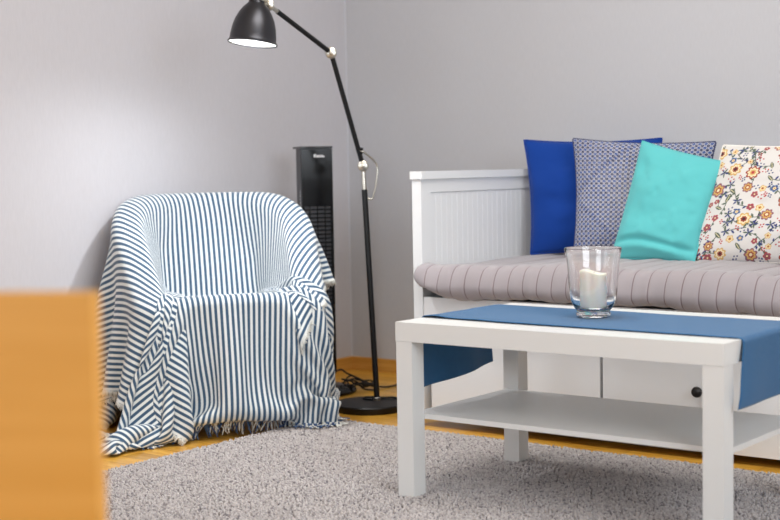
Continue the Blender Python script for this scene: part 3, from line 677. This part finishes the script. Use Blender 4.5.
def drape(S0=-.88, S1=.64, LEN=1.74, h=.016, steps=420, iters=14, floor=-.002, seed=3, log=False):
    ns, nv = int(round((S1-S0)/h))+1, int(round(LEN/h))+1
    s = S0+np.arange(ns)*h; v = np.arange(nv)*h
    S, V = np.meshgrid(s, v, indexing='ij')
    Z0 = .45; F = .405; SEAT = .50; BK = .36
    # rest profile of the middle of the throw: floor, front, seat, back, over the top, down behind
    t = V
    Yp = np.select([t < F, t < F+SEAT, t < F+SEAT+BK, t < F+SEAT+BK+.13], [-.03+0*t, -.03+(t-F), -.03+SEAT+.10*(t-F-SEAT)/BK, -.03+SEAT+.10+(t-F-SEAT-BK)], .70)
    Zp = np.select([t < F, t < F+SEAT, t < F+SEAT+BK, t < F+SEAT+BK+.13], [.03+t*(.42/F), Z0-.11*(t-F), Z0-.055+(t-F-SEAT)*1.0, .80+0*t], .80-(t-(F+SEAT+BK+.13)))
    X = S+CH_X*1.0; Y = Yp.copy(); Z = Zp.copy()
    aS = np.abs(S)
    lift = np.clip((aS-.17)/.08, 0, 1)
    arm = (chair_h(Y)+.07)
    Z = np.where((Y > -.02) & (t < F+SEAT+BK), Z*(1-lift)+np.maximum(Z, arm)*lift, Z)
    P = np.stack([X, Y, Z], -1)
    rng = np.random.RandomState(seed); P += rng.normal(0, .0015, P.shape)
    # soft tuck: the middle is pressed into the seat and back
    tgt = np.stack([X, Yp, Zp], -1)
    wt = np.where((aS < .19) & (t > F+.01) & (t < F+SEAT+BK-.04), 1.0, 0.0)
    nrm = (ns, nv)
    Pn = P.copy(); W = np.ones(nrm)
    vel = np.zeros_like(P); dt = 1/90.
    def cons():
        out = []
        for di, dj, st in ((1, 0, 1.), (0, 1, 1.), (1, 1, .35), (1, -1, .35), (2, 0, .12), (0, 2, .12), (4, 0, .03), (0, 4, .03)):
            L = h*np.hypot(di, dj)
            for c in range(2):
                # colour by alternating blocks along the dominant axis
                if di:
                    i0 = np.array([i for i in range(ns-di) if (i//di) % 2 == c])
                    j0 = np.arange(max(0, -dj), nv-max(0, dj))
                else:
                    i0 = np.arange(ns); j0 = np.array([j for j in range(nv-dj) if (j//dj) % 2 == c])
                A = (i0[:, None]*nv+j0[None, :]).ravel(); B = ((i0[:, None]+di)*nv+j0[None, :]+dj).ravel()
                out.append((A, B, L, st))
        return out
    CS = cons()
    q = P.reshape(-1, 3).copy(); vq = np.zeros_like(q); tg = tgt.reshape(-1, 3); w = wt.ravel(); w_idx = np.where(w > 0)[0]
    Sf, Vf = S.ravel(), V.ravel()
    # the front left corner of the throw is spread out over the floor
    corner = np.where((Vf < .08) & (Sf < -.21) & (Sf > -.54))[0]; k = -.21-Sf[corner]
    ctg = np.stack([-.24-k*.58, -.03-k*.24+.004*np.sin(k*40), .008+Vf[corner]], -1)
    rc = np.where((Vf < .09) & (Sf > .20))[0]; k = Sf[rc]-.20
    k1 = np.minimum(k, .16); k2 = k-k1
    rtg = np.stack([.17+k1*.72+k2*.22, -.045+.006*np.sin(k*60)+k2*.75, .018+Vf[rc]], -1)
    mc = np.where((Vf < .03) & (Sf >= -.21) & (Sf <= .20))[0]
    mtg = np.stack([Sf[mc]+CH_X, -.032+.004*np.sin(Sf[mc]*40), .042-.03*Sf[mc]+Vf[mc]], -1)
    ap = np.where((Vf < F-.01) & (Vf > np.where(Sf > 0, .10, .20)) & (((Sf < -.17) & (Sf > -.50)) | ((Sf > .17) & (Sf < .64))))[0]; k = np.abs(Sf[ap])-.17
    k1 = np.minimum(k, .17); k2 = k-k1
    atg = np.stack([CH_X+np.sign(Sf[ap])*(.17+k1*np.where(Sf[ap] > 0, .80, .65)+k2*np.where(Sf[ap] > 0, .15, .5)), -.038+.003*np.sin(k*50)+k2*np.where(Sf[ap] > 0, .75, -.12)], -1)
    off = .006
    for st in range(steps):
        prev = q.copy()
        damp = .985 if st < steps*.6 else .93
        vq *= damp; vq[:, 2] -= 9.8*dt
        sp = np.linalg.norm(vq, axis=1, keepdims=True); vq *= np.minimum(1, 2.2/(sp+1e-9))
        q += vq*dt
        for it in range(iters):
            for A, B, L, k in CS:
                d = q[B]-q[A]; l = np.sqrt((d*d).sum(1))+1e-9
                c = (l-L)/l*.5*k
                if k < .2: c = np.where(l < L, c, 0)
                d *= c[:, None]
                q[A] += d; q[B] -= d
            if it % 3 == 0:
                f = (.5 if st > 25 else .5*st/25) if st < steps*.5 else .15
                q[w_idx] += (tg[w_idx]-q[w_idx])*f
                q[corner] += (ctg-q[corner])*(.15 if st < steps*.8 else .02)
                q[rc] += (rtg-q[rc])*(.15 if st < steps*.8 else .06)
                q[ap, :2] += (atg-q[ap, :2])*(.12 if st < steps*.6 else .05)
                q[mc] += (mtg-q[mc])*(.12 if st < steps*.8 else .04)
            if it % 3 == 2 or it == iters-1:
                near = np.where((q[:, 2] < .9) & (q[:, 1] > -.08) & (q[:, 1] < .78) & (np.abs(q[:, 0]-CH_X) < .45))[0]
                pn = q[near]; d = chair_sdf(pn); hit = d < off
                if hit.any():
                    idx = near[hit]; g = chair_grad(q[idx]); pen = (off-d[hit])
                    q[idx] += g*pen[:, None]
                    # friction
                    mv = q[idx]-prev[idx]; tn = mv-(mv*g).sum(1)[:, None]*g
                    q[idx] -= tn*((.5 if it == iters-1 else .12) if st > steps*.55 else .015)
                wx = CO_[0]+CS_[0]*q[:, 0]-CS_[1]*q[:, 1]; wy = CO_[1]+CS_[1]*q[:, 0]+CS_[0]*q[:, 1]
                fl = np.where((wx > -.885) & (wy < .762), .003, -.019)+off
                lo = q[:, 2] < fl
                q[lo, 2] = fl[lo]
                wl = wx < -1.585; q[wl, 0] += (-1.585-wx[wl])*CS_[0]; q[wl, 1] -= (-1.585-wx[wl])*CS_[1]
                mv = q[lo]-prev[lo]; mv[:, 2] = 0
                q[lo] -= mv*(.35 if st > steps*.5 else .05)
        vq = (q-prev)/dt
        if log and st % 60 == 0: print(st, np.abs(vq).mean())
    return q.reshape(ns, nv, 3), S, V
drape_result = drape
# ------------------------------------------------------------------ armchair and throw
CO = Vector((-.958, .447, 0)); CA = math.radians(54)
def armchair():
    root = empty('armchair', (CO.x, CO.y, ZF), CA, 'tub armchair hidden under the blue and white striped throw', 'armchair')
    up = mat('beige_upholstery', srgb(190, 180, 165), .9, bump=.2)
    n = 72; path = []
    A, Y1 = CH_A-.001, CH_Y1
    for y in np.linspace(.035, Y1, 16): path.append((-(A-.035*min(1, max(0, 1-y/.3))), y))
    for a in np.linspace(math.pi, 0, 40)[1:-1]: path.append((A*math.cos(a), Y1+A*math.sin(a)))
    for y in np.linspace(Y1, .035, 16): path.append(((A-.035*min(1, max(0, 1-y/.3))), y))
    path = np.array(path); T = CH_T-.004
    tg = np.gradient(path, axis=0); tg /= np.linalg.norm(tg, axis=1, keepdims=True); nr = np.stack([-tg[:, 1], tg[:, 0]], -1)
    rings = []
    for p, q in zip(path, nr):
        h = float(chair_h(np.array([p[1]]))[0])-.004-ZF; sec = [(-T, .09), (-T, h-.035)]+[(-(T-.03)-.03*math.cos(a), h-.03+.03*math.sin(a)) for a in np.linspace(.2, 1.57, 5)]
        sec = sec+[(-u, z) for u, z in sec[::-1]]
        rings.append([(p[0]+q[0]*u+CH_X, p[1]+q[1]*u, z) for u, z in sec])
    G = np.array(rings); o = grid_mesh('tub_back', G, up, root); me = o.data
    bm = bmesh.new(); bm.from_mesh(me); nv = G.shape[1]; bm.verts.ensure_lookup_table()
    k = G.shape[0]
    for i in range(k-1): bm.faces.new([bm.verts[i*nv], bm.verts[i*nv+nv-1], bm.verts[(i+1)*nv+nv-1], bm.verts[(i+1)*nv]])
    bm.faces.new([bm.verts[j] for j in range(nv)]); bm.faces.new([bm.verts[(k-1)*nv+j] for j in range(nv)][::-1])
    bmesh.ops.recalc_face_normals(bm, faces=bm.faces); bm.to_mesh(me); bm.free()
    boxo('seat_cushion', CH_X-.208, CH_X+.208, .005, .52, .26, .372, up, root, .02)
    boxo('seat_frame', CH_X-.208, CH_X+.208, .02, .52, .09, .258, up, root, .01)
    lw = mat('dark_wood_leg', srgb(70, 48, 34), .5)
    for x in (-.18, .18):
        for y in (.06, .50): tube('leg', [(CH_X+x, y, 0), (CH_X+x, y, .089)], [.014, .020], lw, root, 16)
armchair()
def throw_mat():
    m_ = mat('striped_throw_cotton', (1, 1, 1, 1), .9, spec=.12, sheen=.25); nt = m_.node_tree; b = nt.nodes['Principled BSDF']
    uv = N(nt, 'ShaderNodeUVMap'); sp = N(nt, 'ShaderNodeSeparateXYZ'); nt.links.new(uv.outputs[0], sp.inputs[0])
    mu = N(nt, 'ShaderNodeMath', operation='MULTIPLY'); mu.inputs[1].default_value = 1/.0182; nt.links.new(sp.outputs[0], mu.inputs[0])
    fr = N(nt, 'ShaderNodeMath', operation='FRACT'); nt.links.new(mu.outputs[0], fr.inputs[0])
    sb = N(nt, 'ShaderNodeMath', operation='SUBTRACT'); sb.inputs[1].default_value = .5; nt.links.new(fr.outputs[0], sb.inputs[0])
    ab = N(nt, 'ShaderNodeMath', operation='ABSOLUTE'); nt.links.new(sb.outputs[0], ab.inputs[0])
    mr = N(nt, 'ShaderNodeMapRange'); mr.inputs['From Min'].default_value = .235; mr.inputs['From Max'].default_value = .275; nt.links.new(ab.outputs[0], mr.inputs[0])
    nz = N(nt, 'ShaderNodeTexNoise'); nz.inputs['Scale'].default_value = 420; nt.links.new(uv.outputs[0], nz.inputs[0])
    bl = N(nt, 'ShaderNodeMix', data_type='RGBA'); bl.inputs[6].default_value = srgb(50, 76, 104); bl.inputs[7].default_value = srgb(76, 102, 126); nt.links.new(nz.outputs[0], bl.inputs[0])
    mx = N(nt, 'ShaderNodeMix', data_type='RGBA'); mx.inputs[7].default_value = srgb(222, 226, 226); nt.links.new(bl.outputs[2], mx.inputs[6])
    nt.links.new(mr.outputs[0], mx.inputs[0]); nt.links.new(mx.outputs[2], b.inputs['Base Color'])
    bp = N(nt, 'ShaderNodeBump'); bp.inputs['Strength'].default_value = .4; bp.inputs['Distance'].default_value = .001
    nt.links.new(nz.outputs[0], bp.inputs['Height']); nt.links.new(bp.outputs[0], b.inputs['Normal'])
    return m_
def strands(name, segs, cols, r, parent, mt, n=4):
    V = []; Fc = []; Cc = []
    for p, c in zip(segs, cols):
        k = len(p); v, f = tube_geo(p, [r*(1-.35*i/(k-1)) for i in range(k)], n); o = len(V); V += v; Fc += [tuple(i+o for i in t) for t in f]; Cc += [tuple(c)+(1,)]*len(v)
    me = bpy.data.meshes.new(name); me.from_pydata(V, [], Fc); a = me.color_attributes.new('pattern', 'FLOAT_COLOR', 'POINT')
    a.data.foreach_set('color', np.array(Cc, np.float32).reshape(-1)); return link(name, me, mt, parent, smooth=True)
def throw():
    q, S, V = drape_result()
    # local chair frame -> world
    o = grid_mesh('striped_throw', q, throw_mat(), uv=np.stack([S+1, V], -1)); o.location = (CO.x, CO.y, 0); o.rotation_euler = (0, 0, CA)
    tag(o, 'blue and white striped throw with fringed hem draped over the armchair', 'throw')
    ss = o.modifiers.new('smooth', 'SUBSURF'); ss.levels = 1; ss.render_levels = 2
    sd = o.modifiers.new('cloth', 'SOLIDIFY'); sd.thickness = .0015; sd.offset = 1
    fm = attr_mat('fringe_cotton', .95, 500, 0); rng = random.Random(6)
    white, blue = srgb(236, 236, 230)[:3], srgb(70, 100, 140)[:3]; dk = srgb(44, 74, 120)[:3]
    cth, sth = math.cos(CA), math.sin(CA)
    def ground(p):
        wx, wy = CO.x+cth*p.x-sth*p.y, CO.y+sth*p.x+cth*p.y
        return .002 if (wx > -.885 and wy < .762) else ZF+.002
    segs, cols = [], []
    ns = q.shape[0]; hem = [Vector(q[i, 0]) for i in range(ns)]; nxt = [Vector(q[i, 2]) for i in range(ns)]
    k = 4
    for i in range(ns-1):
        for j in range(k):
            t = (j+.5)/k; p = hem[i].lerp(hem[i+1], t); dr = (p-nxt[i].lerp(nxt[i+1], t)); dr.normalize()
            wob = Vector((rng.uniform(-1, 1), rng.uniform(-1, 1), 0))
            L = rng.uniform(.038, .062); pts = [p-dr*.004]; d = dr.copy(); cur = p.copy()
            cl = math.sin((i+t)*.9)*.35
            for s in range(6):
                d = (d+Vector((0, 0, -.5))+wob*.28+Vector((cl, 0, 0))*.3+Vector((rng.uniform(-.25, .25), rng.uniform(-.25, .25), 0))).normalized()
                cur = cur+d*L/6; g = ground(cur)+.0014
                if cur.z < g:
                    cur.z = g+rng.uniform(0, .004); d.z = 0; d += Vector((wob.x*.6, -.7+wob.y*.3, 0)); d.normalize()
                pts.append(cur.copy())
            segs.append(pts); c = rng.random(); cols.append(white if c < .5 else (blue if c < .75 else dk))
    strands('hem_fringe', segs, cols, .0027, o, fm)
    for side in (0, -1):
        segs, cols = [], []; nv = q.shape[1]; inn = 2 if side == 0 else -3
        for j in range(nv-1):
            for t in (.1, .35, .6, .85):
                p = Vector(q[side, j]).lerp(Vector(q[side, j+1]), t); dr = p-Vector(q[inn, j]).lerp(Vector(q[inn, j+1]), t); dr.normalize()
                dr = (dr+Vector((rng.uniform(-.4, .4), rng.uniform(-.4, .4), rng.uniform(-.5, .3)))).normalized()
                segs.append([p-dr*.003, p+dr*.004, p+dr*rng.uniform(.010, .017)+Vector((0, 0, -.002))]); cols.append(white)
        strands('side_fringe', segs, cols, .0021, o, fm)
throw()
# ------------------------------------------------------------------ wooden chair close to the camera
def wooden_chair():
    wm = wood_mat('orange_beech', srgb(216, 157, 66), srgb(223, 165, 77), None, .45, (2, 2, 30), 0)
    a = math.atan2(.065, .115); root = empty('wooden_chair', (1.122, -1.959, ZF), a, 'orange-brown wooden chair with a solid back panel, close up at left, out of focus', 'chair')
    # local x runs along the back board towards its right edge, y away from the camera
    boxo('backrest', -.42, 0, 0, .022, .42, .7535, wm, root, .004)
    boxo('seat', -.415, -.005, -.42, -.0015, .43, .452, wm, root, .006)
    for x in (-.415, -.04):
        boxo('leg', x, x+.035, -.0365, -.0015, 0, .4295, wm, root, .003); boxo('leg', x, x+.035, -.405, -.37, 0, .4295, wm, root, .003)
    boxo('apron', -.379, -.041, -.395, -.375, .36, .4295, wm, root, .002)
wooden_chair()
